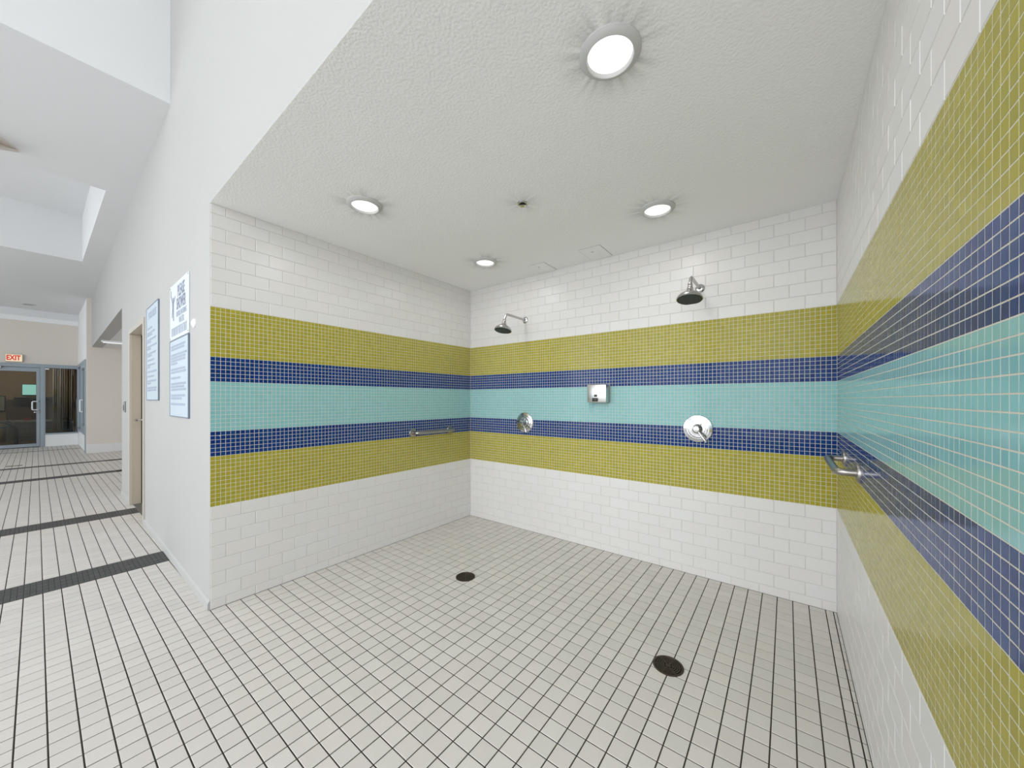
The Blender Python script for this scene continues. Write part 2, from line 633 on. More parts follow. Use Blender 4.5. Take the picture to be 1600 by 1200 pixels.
GT = -0.0022
floor = struct('floor', MB().box((-16.6, FY - 0.1, -0.2), (5.65, 0.25, GT)), 'floor_grout')
struct('floor_pool', MB().box((5.65, FY - 0.1, -0.2), (RX + 0.1, -2.0, 0.0)), 'floor_plain')
XS = [2.8346 - 0.0751 * k for k in range(207)][::-1] + [2.8687, W]
YS = [-2.819 + 0.073 * k for k in range(-64, 39)] + [0.0]
STRIPS = [(-1.345, -1.068), (-3.195, -2.905), (-6.585, -6.335), (-8.285, -8.085)]
JF = 0.0046
ft = []
XH = XS[:207] + [2.8346 + 0.0751 * k for k in range(1, 38)]
for x0, x1, hall in [(p, q, False) for p, q in zip(XS, XS[1:])] + [(p, q, True) for p, q in zip(XH, XH[1:])]:
    pieces = [(x0, x1)]
    for s0, s1 in STRIPS:
        nxt = []
        for a, b in pieces:
            if b <= s0 or a >= s1:
                nxt.append((a, b))
            else:
                if a < s0:
                    nxt.append((a, s0))
                if b > s1:
                    nxt.append((s1, b))
        pieces = nxt
    for a, b in pieces:
        for y0, y1 in zip(YS, YS[1:]):
            if (y0 < -2.17) != hall:
                continue
            if b <= 0.0 and y0 > (-0.55 if -9.9 < b < -4.2 else -1.9):
                continue
            aa = 0.0 if (a < 0 < b and y0 >= hy(0) - 0.01) else a
            if b - aa < 0.008:
                continue
            ft.append((aa + JF / 2, y0 + JF / 2, b - JF / 2, y1 - JF / 2, 'floor_tile'))
class FloorFace(Face):
    def area(s, t):
        if t[0] < 0 and t[3] > hy(t[0]):
            return 0
        return Face.area(s, t)
ffloor = FloorFace((0, 0, 0), (1, 0, 0), (0, 1, 0))
lay(ffloor, ft, floor, 'floor_tile', 'floor_tiles', 300, 0.006, 0.0009, 0.0006)
st = []
for s0, s1 in STRIPS:
    n = 4
    wx = (s1 - s0) / n
    for y0 in YS[:-1]:
        if y0 > -1.95:
            break
        for k in range(3):
            a = y0 + 0.073 * k / 3
            for j in range(n):
                st.append((s0 + j * wx + 0.001, a + 0.001, s0 + (j + 1) * wx - 0.001, a + 0.0243 - 0.001, 'strip'))
lay(ffloor, st, floor, 'strip_tile', 'strip_tiles', 0, 0.006, 0.0008)

# ------------------------------------------------------------------ alcove walls and ceiling
wall_left = struct('wall_left', MB().box((-0.030, -L, 0.0), (-0.0003, 0.2, H + 0.1)), 'grout')
fl_ = Face((0, -L, 0), (0, 1, 0), (0, 0, 1))
sub, mos = wall_tiles(L, 0.150)
lay(fl_, sub, wall_left, 'wall_tile', 'wall_tiles', 330, 0.005, 0.0020, 0.0004, 0.0, 0.0010)
lay(fl_, mos, wall_left, 'mosaic_tile', MOSAIC, 0, 0.004, 0.0004, 0.0001, 0.006)

wall_back = struct('wall_back', MB().box((-0.2, 0.0003, 0.0), (3.1, 0.2, H + 0.1)), 'grout')
fb_ = Face((0, 0, 0), (1, 0, 0), (0, 0, 1))
first = 2.441 - SP * 16
sub, mos = wall_tiles(W, first)
lay(fb_, sub, wall_back, 'wall_tile', 'wall_tiles', 330, 0.005, 0.0020, 0.0004, 0.0, 0.0010)
lay(fb_, mos, wall_back, 'mosaic_tile', MOSAIC, 0, 0.004, 0.0004, 0.0001, 0.006)

LR = 2.2075
wall_right = struct('wall_right', MB().box((W + 0.0003, -LR, 0.0), (3.1, 0.2, H + 0.1)), 'grout')
fr_ = Face((W, 0, 0), (0, -1, 0), (0, 0, 1))
sub, mos = wall_tiles(LR, 0.110)
lay(fr_, sub, wall_right, 'wall_tile', 'wall_tiles', 330, 0.005, 0.0020, 0.0004, 0.0, 0.0010)
lay(fr_, mos, wall_right, 'mosaic_tile', MOSAIC, 300, 0.004, 0.0004, 0.0001, 0.006)
struct('wall_side', MB().box((RX, FY - 0.1, 0), (RX + 0.1, -2.0, 4.9)), 'white')

ceiling = struct('ceiling', MB().prism([(0, hy(0) + 0.0004, H), (3.0, hy(3.0) + 0.0004, H), (3.0, 0.2, H), (0, 0.2, H)], (0, 0, 0.1)), 'ceiling')

# ------------------------------------------------------------------ hall walls
def hbox(mb, u0, u1, z0, z1, t=0.16):
    """a piece of the hall wall: u = world x along the wall"""
    mb.add([(u0, hy(u0), z0), (u1, hy(u1), z0), (u1, hy(u1) + t, z0), (u0, hy(u0) + t, z0),
            (u0, hy(u0), z1), (u1, hy(u1), z1), (u1, hy(u1) + t, z1), (u0, hy(u0) + t, z1)],
           [(0, 3, 2, 1), (4, 5, 6, 7), (0, 1, 5, 4), (1, 2, 6, 5), (2, 3, 7, 6), (3, 0, 4, 7)])
DX0, DX1, DZ = -3.40, -2.40, 1.985
mb = MB()
hbox(mb, -0.0012, RX + 0.05, H + 0.001, 4.9, 0.3)                # over the alcove
hbox(mb, W + 0.0012, RX + 0.05, 0, H + 0.001, 0.3)
hbox(mb, DX1, -0.0012, 0, 4.9)
hbox(mb, DX0, DX1, DZ, 4.9)
hbox(mb, -4.225, DX0, 0, 4.9)
hbox(mb, -9.88, -4.225, 2.41, 4.9)
me = mb.mesh('wall_front')
wall_front = link('wall_front', me, None, M['white'])
wall_front['kind'] = 'structure'
bb = MB()
def skirt(mb, u0, u1, h, t):
    a0, a1 = hy(u0), hy(u1)
    mb.prism([(u0, a0 + 0.01, 0), (u0, a0 - t, 0), (u0, a0 - t * 0.8, h * 0.75), (u0, a0 - 0.001, h), (u0, a0 + 0.01, h)], (u1 - u0, a1 - a0, 0))
skirt(bb, DX1 + 0.05, -0.001, 0.055, 0.012)
skirt(bb, -4.225, DX0 - 0.05, 0.055, 0.012)
struct('baseboard_front', bb, 'white')

# beige cross wall at the end of the recess, with its tall white skirting
struct('wall_recess', MB().box((-10.05, -2.085, 0), (-9.88, -0.55, 3.52)), 'beige')
struct('baseboard_recess', MB().bev((-9.89, -2.088, 0), (-9.866, -0.6, 0.205), 0.006), 'hall_ceiling')
struct('wall_inner', MB().box((-10.0, -0.6, 0), (-0.2, -0.45, 2.5)).box((-4.225, -2.0, 0), (-4.06, -0.5, 2.41)), 'beige')
struct('ceiling_recess', MB().box((-9.95, -1.96, 2.415), (-4.1, -0.5, 2.5)), 'hall_ceiling')

# hall wall beyond the beige corner: upper wall, low wall, glazing between
YB = -2.085
struct('wall_beyond', MB().box((-12.7, YB + 0.003, 2.14), (-10.05, YB + 0.16, 3.52)).box((-12.7, YB + 0.004, 0), (-10.05, YB + 0.16, 0.40)), 'trim_white')

# far end wall
FX = -12.64
DL, DR = -3.62, -2.71
mb = MB()
mb.box((FX - 0.14, FY - 0.1, 0), (FX, DL - 0.07, 3.52))
mb.box((FX - 0.14, DL - 0.07, 2.13), (FX, YB + 0.02, 3.52))
mb.box((FX - 0.14, -2.64, 0.0), (FX, YB + 0.02, 0.31))
wall_far = struct('wall_far', mb, 'beige')
part('knee_wall_face', MB().bev((FX, -2.636, 0), (FX + 0.006, YB, 0.308), 0.002), 'trim_white', wall_far, label='white painted low wall')
struct('trim_1', MB().box((FX - 0.002, FY, 3.205), (FX + 0.02, YB, 3.325)), 'trim_white')
struct('trim_2', MB().box((FX - 0.002, FY, 3.326), (FX + 0.024, YB, 3.5)), 'hall_ceiling')

# hall ceiling with a sunk light well, high ceiling nearer the camera
CH, WELL = 3.5, 4.23
CX0, CX1, CY0, CY1 = -6.62, -3.26, -6.2, -2.312
mb = MB()
mb.box((-12.7, FY - 0.1, CH), (CX0, -1.99, CH + 0.1))
mb.box((CX1, FY - 0.1, CH), (-1.13, -1.99, CH + 0.1))
mb.box((CX0, CY1, CH), (CX1, -1.99, CH + 0.1))
mb.box((CX0, FY - 0.1, CH), (CX1, CY0, CH + 0.1))
mb.box((CX0 - 0.1, CY0 - 0.1, CH + 0.1), (CX0, CY1 + 0.1, WELL)).box((CX1, CY0 - 0.1, CH + 0.1), (CX1 + 0.1, CY1 + 0.1, WELL))
mb.box((CX0, CY1, CH + 0.1), (CX1, CY1 + 0.1, WELL)).box((CX0, CY0 - 0.1, CH + 0.1), (CX1, CY0, WELL))
mb.box((CX0 - 0.1, CY0 - 0.1, WELL), (CX1 + 0.1, CY1 + 0.1, WELL + 0.1))
mb.box((-1.23, FY - 0.1, CH + 0.1), (-1.13, -1.99, 4.9))
mb.box((-1.23, FY - 0.1, 4.8), (RX + 0.1, -1.99, 4.9))
struct('ceiling_hall', mb, 'hall_ceiling')

# glazed front of the pool hall behind the camera
mb = MB()
mb.box((-12.7, FY - 0.1, 0), (RX, FY, 0.33)).box((-12.7, FY - 0.1, 3.27), (RX, FY, 3.48)).box((-12.7, FY - 0.1, 4.72), (RX, FY, 4.9))
mb.box((-12.7, FY - 0.1, 3.48), (-0.9, FY, 4.72)).box((2.4, FY - 0.1, 3.48), (2.7, FY, 4.72)).box((6.0, FY - 0.1, 3.48), (RX, FY, 4.72))  # upper gaps made for the added high fill lamps
gx = [-12.7] + [v for ab in BAYS for v in ab[:2]] + [RX]
for a, b in zip(gx[::2], gx[1::2]):
    mb.box((a, FY - 0.1, 0.33), (b, FY, 3.27))
struct('wall_window', mb, 'white')

# ------------------------------------------------------------------ beige door in the hall wall
d1 = struct('door_1', None, None, (0, 0, 0), 0, 'beige door set deep in the white hall wall beside the rules boards', 'door')
d1.location = (-2.9, hy(-2.9), 0)
d1.rotation_euler = (0, 0, HROT)
hw = (DX1 - DX0) / 2
mb = MB()
mb.bev((-hw - 0.045, -0.012, 0), (-hw + 0.012, 0.17, DZ - 0.012), 0.003)
mb.bev((hw - 0.012, -0.012, 0), (hw + 0.045, 0.17, DZ - 0.012), 0.003)
mb.bev((-hw - 0.045, -0.012, DZ - 0.012), (hw + 0.045, 0.17, DZ + 0.045), 0.003)
part('door_frame', mb, 'frame_beige', d1)
part('door_reveal', MB().box((-hw + 0.012, 0.004, 0.004), (-hw + 0.03, 0.0835, DZ - 0.014)).box((hw - 0.03, 0.004, 0.004), (hw - 0.012, 0.17, DZ - 0.014)), 'door_beige', d1)
dp = part('door_panel', MB().bev((-hw + 0.036, 0.100, 0.008), (hw - 0.036, 0.142, DZ - 0.016), 0.003), 'door_beige', d1)
lx = -hw + 0.095
lv = MB().lathe([(0, 0), (0.026, 0), (0.026, 0.008), (0.022, 0.012), (0.011, 0.014), (0.011, 0.07), (0, 0.07)], 20, (0, -1, 0), (lx, 0.100, 0.985))
lv.tube(fillet([(lx, 0.045, 0.985), (lx, 0.028, 0.985), (lx + 0.16, 0.024, 0.985)], 0.012), 0.0115, 12)
part('lever_handle', lv, 'chrome', dp, True, 'chrome lever')
part('gap_shade', MB().box((-hw + 0.014, 0.0838, 0.0), (-hw + 0.0335, 0.12, DZ - 0.012)).box((hw - 0.0335, 0.0838, 0.0), (hw - 0.014, 0.12, DZ - 0.012)), 'black', d1)  # black strips paint in the shade of the gap between panel and jamb
part('threshold', MB().bev((-hw + 0.012, 0.02, 0.0), (hw - 0.012, 0.17, 0.006), 0.002), 'grey_panel', d1)

# ------------------------------------------------------------------ far glass door, window, side glazing
d2 = struct('door_2', None, None, (FX, (DL + DR) / 2, 0), 0, 'glazed aluminium door under the red exit sign', 'door')
yl, yr = DL - (DL + DR) / 2, DR - (DL + DR) / 2
mb = MB()
for a, b in (((-0.12, yl - 0.07, 0), (0.02, yl, 2.13)), ((-0.12, yr, 0), (0.02, yr + 0.07, 2.13)), ((-0.12, yl, 2.035), (0.02, yr, 2.13))):
    mb.bev(a, b, 0.004)
part('door_frame', mb, 'alu', d2)
mb = MB()
for a, b in (((-0.05, yl + 0.004, 0.014), (0.0, yl + 0.075, 2.03)), ((-0.05, yr - 0.06, 0.014), (0.0, yr - 0.004, 2.03)),
             ((-0.05, yl + 0.075, 1.93), (0.0, yr - 0.06, 2.03)), ((-0.05, yl + 0.075, 0.014), (0.0, yr - 0.06, 0.095))):
    mb.bev(a, b, 0.003)
leaf = part('door_leaf', mb, 'alu', d2)
part('glass_pane', MB().box((-0.03, yl + 0.075, 0.095), (-0.022, yr - 0.06, 1.93)), 'glass', leaf)
hp = MB().tube(fillet([(0.0, yr - 0.028, 1.17), (0.045, yr - 0.035, 1.17), (0.06, yr - 0.125, 1.17), (0.06, yr - 0.125, 0.955), (0.045, yr - 0.035, 0.955), (0.0, yr - 0.028, 0.955)], 0.03), 0.013, 12)
part('pull_handle', hp, 'trim_white', leaf, True, 'pale bow pull handle')
part('lock', MB().lathe([(0, 0), (0.022, 0), (0.022, 0.02), (0.016, 0.026), (0, 0.026)], 18, (1, 0, 0), (0.0, yr - 0.03, 0.895)).bev((0.02, yr - 0.10, 0.885), (0.034, yr - 0.03, 0.905), 0.003), 'chrome', leaf, True)
part('sill_shade', MB().box((-0.04, yl + 0.006, 0.0015), (0.004, yr - 0.006, 0.013)), 'black', d2)  # black strip put in for the shaded gap below the leaf
part('door_closer', MB().bev((0.0, yl + 0.06, 1.985), (0.06, yl + 0.33, 2.05), 0.006).bev((0.02, yl + 0.33, 2.045), (0.045, yl + 0.50, 2.06), 0.003), 'chrome', d2)

w1 = struct('window_1', None, None, (FX, 0, 0), 0, 'fixed glazed panel beside the far glass door over a low white wall', 'window')
mb = MB()
y0, y1 = -2.64, YB + 0.0
for a, b in (((-0.1, y0, 0.308), (0.02, y1, 0.345)), ((-0.1, y0, 2.04), (0.02, y1, 2.13)), ((-0.1, y1 - 0.012, 0.345), (0.02, y1, 2.04)), ((-0.1, y0, 0.345), (0.02, y0 + 0.012, 2.04))):
    mb.bev(a, b, 0.003)
part('window_frame', mb, 'alu', w1)
part('glass_pane', MB().box((-0.05, y0 + 0.012, 0.345), (-0.042, y1 - 0.012, 2.04)), 'glass', w1)
part('contact_sensor', MB().bev((0.02, y0 + 0.005, 1.995), (0.036, y0 + 0.07, 2.025), 0.003), 'trim_white', w1)

w2 = struct('window_2', None, None, (0, YB, 0), 0, 'side glazing on the hall wall seen edge-on before the beige corner', 'window')
mb = MB()
for a, b in (((-12.62, -0.02, 0.40), (-10.06, 0.06, 0.47)), ((-12.62, -0.02, 2.06), (-10.06, 0.06, 2.14)), ((-10.16, -0.02, 0.0), (-10.055, 0.06, 2.06)),
             ((-12.62, -0.02, 0.47), (-12.5, 0.06, 2.06)), ((-11.4, -0.02, 0.47), (-11.3, 0.06, 2.06)), ((-11.3, -0.018, 0.47), (-10.16, 0.05, 0.60)), ((-11.3, -0.018, 1.96), (-10.16, 0.05, 2.06))):
    mb.bev(a, b, 0.004)
part('window_frame', mb, 'alu', w2)
part('glass_pane', MB().box((-12.5, 0.02, 0.47), (-11.4, 0.028, 2.06)).box((-11.3, 0.02, 0.60), (-10.16, 0.028, 1.96)), 'glass', w2)
part('pull_handle', MB().tube(fillet([(-10.68, -0.02, 1.21), (-10.68, -0.06, 1.21), (-10.68, -0.06, 0.93), (-10.68, -0.02, 0.93)], 0.015), 0.014, 10), 'trim_white', w2, True, 'white pull handle')

# ------------------------------------------------------------------ room behind the far glazing
mb = MB()
mb.box((-16.5, -5.2, 0), (-15.6, -0.9, 2.8)).box((-16.5, -5.3, 0), (-12.8, -5.2, 2.8)).box((-16.5, -0.9, 0), (-12.8, -0.8, 2.8)).box((-12.78, -1.93, 0), (-12.7, -0.8, 2.8))
struct('wall_lounge', mb, 'brown')
struct('ceiling_lounge', MB().box((-16.5, -5.3, 2.7), (-12.78, -0.8, 2.8)), 'brown')
struct('floor_lounge', MB().box((-16.5, -5.2, -0.002), (-12.79, -0.9, 0.002)), 'dark_wood')
t = thing('lounge_light', 'small ceiling light over the dark lounge behind the glass door', 'ceiling light', (-14.3, -3.1, 2.70))
part('housing', MB().lathe([(0.16, 0), (0.16, -0.03), (0.14, -0.045), (0.13, -0.045), (0.13, -0.03), (0.16, 0)], 32), 'trim_white', t, True)
part('diffuser', MB().lathe([(0.131, -0.031), (0.10, -0.055), (0, -0.065)], 32), 'tube', t, True)
ld = bpy.data.lights.new('bulb', 'AREA')
ld.shape = 'DISK'
ld.size = 0.2
ld.energy = 18
ld.color = (1.0, 0.9, 0.76)
link('bulb', ld, t, None, (0, 0, -0.07))
t = thing('wall_screen', 'lit pale turquoise screen on the brown wall seen through the glass door', 'screen', (-15.58, -2.90, 1.515))
part('bezel', MB().bev((-0.02, -0.135, -0.17), (0.02, 0.135, 0.17), 0.004), 'dark', t)
part('display', MB().box((0.0205, -0.125, -0.155), (0.0225, 0.125, 0.155)), 'screen', t)
t = thing('framed_notice', 'grey notice in a dark frame on the brown wall behind the glass door', 'picture', (-15.58, -3.42, 1.10))
part('frame', MB().bev((-0.02, -0.11, -0.23), (0.012, 0.11, 0.23), 0.004), 'dark', t)
part('sheet', MB().box((0.0125, -0.085, -0.205), (0.0145, 0.085, 0.205)), 'picture', t)
t = thing('side_cabinet', 'dark wooden cabinet with a stone top under the lit screen', 'cabinet', (-15.35, -2.75, 0.002))
part('carcass', MB().bev((-0.22, -0.55, 0.0), (0.18, 0.62, 0.55), 0.006), 'grey_panel', t)
part('worktop', MB().bev((-0.22, -0.58, 0.55), (0.22, 0.65, 0.60), 0.006), 'picture', t)
part('splashback', MB().bev((-0.24, -0.55, 0.60), (-0.2, 0.62, 1.22), 0.004), 'dark_wood', t)
part('shelf', MB().bev((-0.24, -0.42, 1.22), (-0.02, 0.62, 1.29), 0.005), 'dark', t)
t = thing('red_box', 'small red box on the cabinet top under the lit screen', 'box', (-15.2, -2.93, 0.606))
part('body', MB().bev((-0.05, -0.06, 0), (0.05, 0.06, 0.05), 0.005), 'red', t)
part('lid', MB().bev((-0.052, -0.062, 0.05), (0.052, 0.062, 0.068), 0.004), 'red', t)
t = thing('lounge_chair', 'dark framed chair with a teal sling behind the glass door', 'chair', (-13.75, -3.40, 0.002))
for sx in (-0.26, 0.26):
    part('frame_side', MB().tube(fillet([(sx, -0.5, 0), (sx, -0.42, 0.56), (sx, 0.16, 0.64), (sx, 0.30, 0.46), (sx, 0.31, 0)], 0.16, 9), 0.03, 12), 'dark', t, True)
part('sling', MB().prism([(-0.24, -0.46, 0.22), (-0.24, 0.25, 0.54), (-0.24, 0.25, 0.57), (-0.24, -0.46, 0.25)], (0.48, 0, 0)), 'teal', t)
for yy in (0.31, -0.49):
    part('cross_rail', MB().tube([(-0.26, yy, 0.1), (0.26, yy, 0.1)], 0.016, 10), 'dark', t, True)
cv = MB()
N = 60
pv = []
for i in range(N + 1):
    y = -2.47 + 0.40 * i / N
    pv.append((-15.0 + 0.045 * math.sin(i * 0.95) + 0.018 * math.sin(i * 0.37), y))
for i in range(N):
    (xa, ya), (xb, yb) = pv[i], pv[i + 1]
    cv.add([(xa, ya, 0.25), (xb, yb, 0.25), (xb, yb, 2.35), (xa, ya, 2.35)], [(0, 1, 2, 3)])
cu = thing('curtain', 'gathered brown curtain behind the fixed glass panel, standing in for reflected curtains', 'curtain', (0, 0, 0))
co = part('cloth', cv, 'curtain', cu, True)  # cloth modelled to imitate curtains mirrored in the glass
sm = co.modifiers.new('thick', 'SOLIDIFY')
sm.thickness = 0.004
part('curtain_rail', MB().tube([(-15.0, -2.55, 2.37), (-15.0, -2.0, 2.37)], 0.014, 10).tube([(-15.0, -2.53, 2.37), (-15.0, -2.53, 2.70)], 0.008, 8).tube([(-15.0, -2.02, 2.37), (-15.0, -2.02, 2.70)], 0.008, 8), 'dark', cu, True)
t = thing('duffel_bag', 'dark navy bag standing on the floor behind the fixed glass panel', 'bag', (-13.7, -2.23, 0.002))
part('body', MB().bev((-0.16, -0.10, 0), (0.16, 0.10, 0.62), 0.045), 'navy', t, True)
part('carry_strap', MB().tube(fillet([(-0.1, 0, 0.60), (-0.1, 0, 0.74), (0.1, 0, 0.74), (0.1, 0, 0.60)], 0.05), 0.012, 8), 'dark', t, True)
t = thing('broom', 'thin dark pole leaning behind the fixed glass panel beside the bag', 'broom', (-13.45, -2.09, 0.002))
part('handle', MB().tube([(0, 0.0, 0.06), (0, 0.015, 1.25)], 0.012, 10), 'steel', t, True)
part('brush_head', MB().bev((-0.14, -0.025, 0.0), (0.14, 0.025, 0.07), 0.008), 'dark', t)

# ------------------------------------------------------------------ ceiling lights of the alcove
LLAB = ('round recessed light in the alcove ceiling nearest the hall wall corner',
        'round recessed light in the alcove ceiling above the right shower head',
        'smallest round recessed light, above the left shower head near the back corner',
        'largest round recessed light, at the front of the alcove near the right wall')
for (x, y), lab in zip(LIGHTS, LLAB):
    t = thing('recessed_light', lab, 'ceiling light', (x, y, H), 0, 'round lights in the alcove ceiling')
    part('trim_ring', MB().lathe([(0.0985, 0.0), (0.0985, -0.005), (0.094, -0.009), (0.079, -0.017), (0.076, -0.017), (0.0735, -0.014), (0.071, -0.0005), (0.0985, 0.0)], 56), 'ring', t, True)
    part('lens', MB().lathe([(0.0715, -0.0006), (0.0715, -0.004), (0.050, -0.0065), (0.0, -0.0075)], 48), 'lens', t, True, 'glowing white lens')
    ld = bpy.data.lights.new('bulb', 'AREA')
    ld.shape = 'DISK'
    ld.size = 0.13
    ld.energy = DOWN_P
    ld.color = (1.0, 0.985, 0.955)
    link('bulb', ld, t, None, (0, 0, -0.019))

t = thing('fire_sprinkler', 'small chrome recessed sprinkler between the four round lights', 'sprinkler', (SPRK[0], SPRK[1], H))
part('escutcheon', MB().lathe([(0.031, 0), (0.031, -0.003), (0.027, -0.007), (0.021, -0.007), (0.019, -0.002), (0.019, 0), (0.031, 0)], 32), 'chrome', t, True)
part('cup', MB().lathe([(0.019, -0.0004), (0.0, -0.0006)], 24), 'black', t)
part('nozzle', MB().lathe([(0.006, 0), (0.006, -0.010), (0.004, -0.012), (0.004, -0.016), (0.012, -0.017), (0.012, -0.0185), (0, -0.0185)], 20).bev((-0.0095, -0.0016, -0.017), (-0.0065, 0.0016, -0.001), 0.0005).bev((0.0065, -0.0016, -0.017), (0.0095, 0.0016, -0.001), 0.0005), 'chrome', t, True)

for (x0, x1, y0, y1), lab in (((0.888, 1.052, -0.222, -0.012), 'flush access hatch in the alcove ceiling nearest the left back corner'),
                              ((1.385, 1.560, -0.262, -0.016), 'larger flush access hatch in the ceiling nearer the right shower head')):
    cx, cy = (x0 + x1) / 2, (y0 + y1) / 2
    t = thing('ceiling_hatch', lab, 'hatch', (cx, cy, H), 0, 'access hatches by the back wall')
    part('surround', MB().box((x0 - cx, y0 - cy, -0.0012), (x1 - cx, y1 - cy, 0.0)), 'seam', t)
    part('panel', MB().bev((x0 - cx + 0.003, y0 - cy + 0.003, -0.0030), (x1 - cx - 0.003, y1 - cy - 0.003, -0.0008), 0.0006), 'ceiling', t)
    part('latch', MB().lathe([(0.006, -0.0025), (0.006, -0.0045), (0, -0.0050)], 14, (0, 0, 1), (-0.01, -0.04, 0)), 'seam', t)

# ------------------------------------------------------------------ shower heads
def shower_head(x, z, lab):
    t = thing('wall_shower', lab, 'shower', (x, 0, z), 0, 'wall shower heads')
    part('wall_flange', MB().lathe([(0, 0), (0.031, 0), (0.031, 0.004), (0.026, 0.010), (0.015, 0.014), (0.0, 0.014)], 32, (0, -1, 0)), 'chrome', t, True)
    part('shower_arm', MB().tube(fillet([(0, -0.005, 0), (0, -0.285, 0.003), (0, -0.318, -0.055)], 0.032, 9), 0.0105, 16), 'steel', t, True)
    ax = Vector((0, -0.030, -0.130)).normalized()
    o = Vector((0, -0.312, -0.044))
    part('ball_joint', MB().lathe([(0, -0.002), (0.0135, 0.0), (0.0145, 0.006), (0.0145, 0.020), (0.012, 0.024), (0.017, 0.028), (0.019, 0.036), (0.017, 0.044), (0.0, 0.046)], 24, ax, o), 'steel', t, True)
    part('bell', MB().lathe([(0.0, 0.038), (0.019, 0.040), (0.023, 0.050), (0.033, 0.060), (0.050, 0.071), (0.064, 0.082), (0.072, 0.093), (0.0745, 0.100), (0.0745, 0.107), (0.0705, 0.109), (0.069, 0.106), (0.0, 0.104)], 48, ax, o), 'steel', t, True, 'brushed nickel bell')
    fp = part('face_plate', MB().lathe([(0.0, 0.1085), (0.066, 0.1085), (0.0690, 0.106), (0.0690, 0.1045), (0.0, 0.1045)], 48, ax, o), 'rubber', t, True, 'dark grey face with nozzles')
    nb = MB()
    for r, n in ((0.0, 1), (0.012, 6), (0.023, 12), (0.034, 18), (0.045, 24), (0.056, 28)):
        for i in range(n):
            a = 2 * PI * i / n
            q = Vector((0, 0, 1)).rotation_difference(ax)
            nb.lathe([(0.0021, 0.1083), (0.0013, 0.1110), (0, 0.1110)], 6, ax, o + q @ Vector((r * math.cos(a), r * math.sin(a), 0)))
    no = part('nozzles', nb, 'nozzle', fp)
    no['kind'] = 'stuff'
shower_head(0.708, 1.962, 'left shower head on a long arm, near the back left corner')
shower_head(2.179, 1.984, 'right shower head, seen from below, above the larger-looking polished valve')

# ------------------------------------------------------------------ shower valves
def valve(x, z, lab):
    t = thing('shower_valve', lab, 'valve', (x, 0, z), 0, 'shower mixer valves')
    part('escutcheon', MB().lathe([(0, 0), (0.0935, 0), (0.0945, 0.004), (0.091, 0.009), (0.071, 0.014), (0.0695, 0.008), (0.066, 0.008), (0.0645, 0.016), (0.056, 0.018), (0.0545, 0.010), (0.050, 0.010), (0.0485, 0.020), (0.036, 0.021), (0, 0.021)], 64, (0, -1, 0)), 'chrome', t, True)
    hub = part('hub', MB().lathe([(0.034, 0.020), (0.033, 0.030), (0.029, 0.040), (0.024, 0.052), (0.0235, 0.060), (0.018, 0.066), (0, 0.068)], 36, (0, -1, 0)), 'chrome', t, True)
    d = Vector((0.60, 0, -0.80))
    p0 = Vector((0, -0.050, 0)) + d * 0.012
    part('lever', MB().tube([p0, p0 + d * 0.02 + Vector((0, -0.004, 0)), p0 + d * 0.055 + Vector((0, -0.012, 0)), p0 + d * 0.088 + Vector((0, -0.016, 0)), p0 + d * 0.094 + Vector((0, -0.016, 0))], [0.0085, 0.0075, 0.0085, 0.0105, 0.007], 16), 'chrome', hub, True)
    part('temperature_dial', MB().tube([Vector((0.010, -0.034, 0.018)), Vector((0.026, -0.026, 0.034))], 0.0045, 10), 'chrome', t, True)
valve(0.703, 1.005, 'left round chrome shower valve, below the left shower head')
valve(2.166, 1.018, 'right round chrome shower valve, polished, nearest the right wall')

# ------------------------------------------------------------------ soap dispenser
t = thing('soap_dispenser', 'satin steel soap dispenser box on the aqua tiles of the back wall', 'dispenser', (1.452, 0, 1.2675))
mb = MB()
mb.bev((-0.080, -0.078, -0.0725), (0.080, -0.001, 0.0725), 0.007)
part('body', mb, 'dispenser', t, True)
part('mounting_plate', MB().bev((-0.084, -0.006, -0.0745), (0.084, 0.0, 0.0760), 0.002), 'seam', t)
part('sight_window', MB().bev((-0.020, -0.0805, -0.026), (0.006, -0.0775, -0.008), 0.0014), 'rubber', t, False, 'small dark sight window')
part('push_button', MB().bev((-0.030, -0.096, -0.064), (0.010, -0.077, -0.036), 0.004), 'black', t, True, 'black push button')

# ------------------------------------------------------------------ grab bars
def grab_bar(loc, rotz, lab):
    t = thing('grab_bar', lab, 'grab bar', loc, rotz, 'short stainless grab bars')
    h = 0.222
    part('rail', MB().tube(fillet([(-h, -0.004, 0), (-h, -0.068, 0), (h, -0.068, 0), (h, -0.004, 0)], 0.042, 10), 0.0145, 18), 'grab', t, True)
    for sx in (-h, h):
        part('flange', MB().lathe([(0, 0), (0.038, 0), (0.038, 0.006), (0.035, 0.010), (0.018, 0.012), (0.018, 0.014), (0.0, 0.014)], 36, (0, -1, 0), (sx, 0, 0)), 'grab', t, True)
grab_bar((0, -0.518, 0.922), PI / 2, 'stainless grab bar on the left alcove wall across the blue tiles')
grab_bar((W, -0.585, 0.928), -PI / 2, 'stainless grab bar on the right wall, seen end-on')

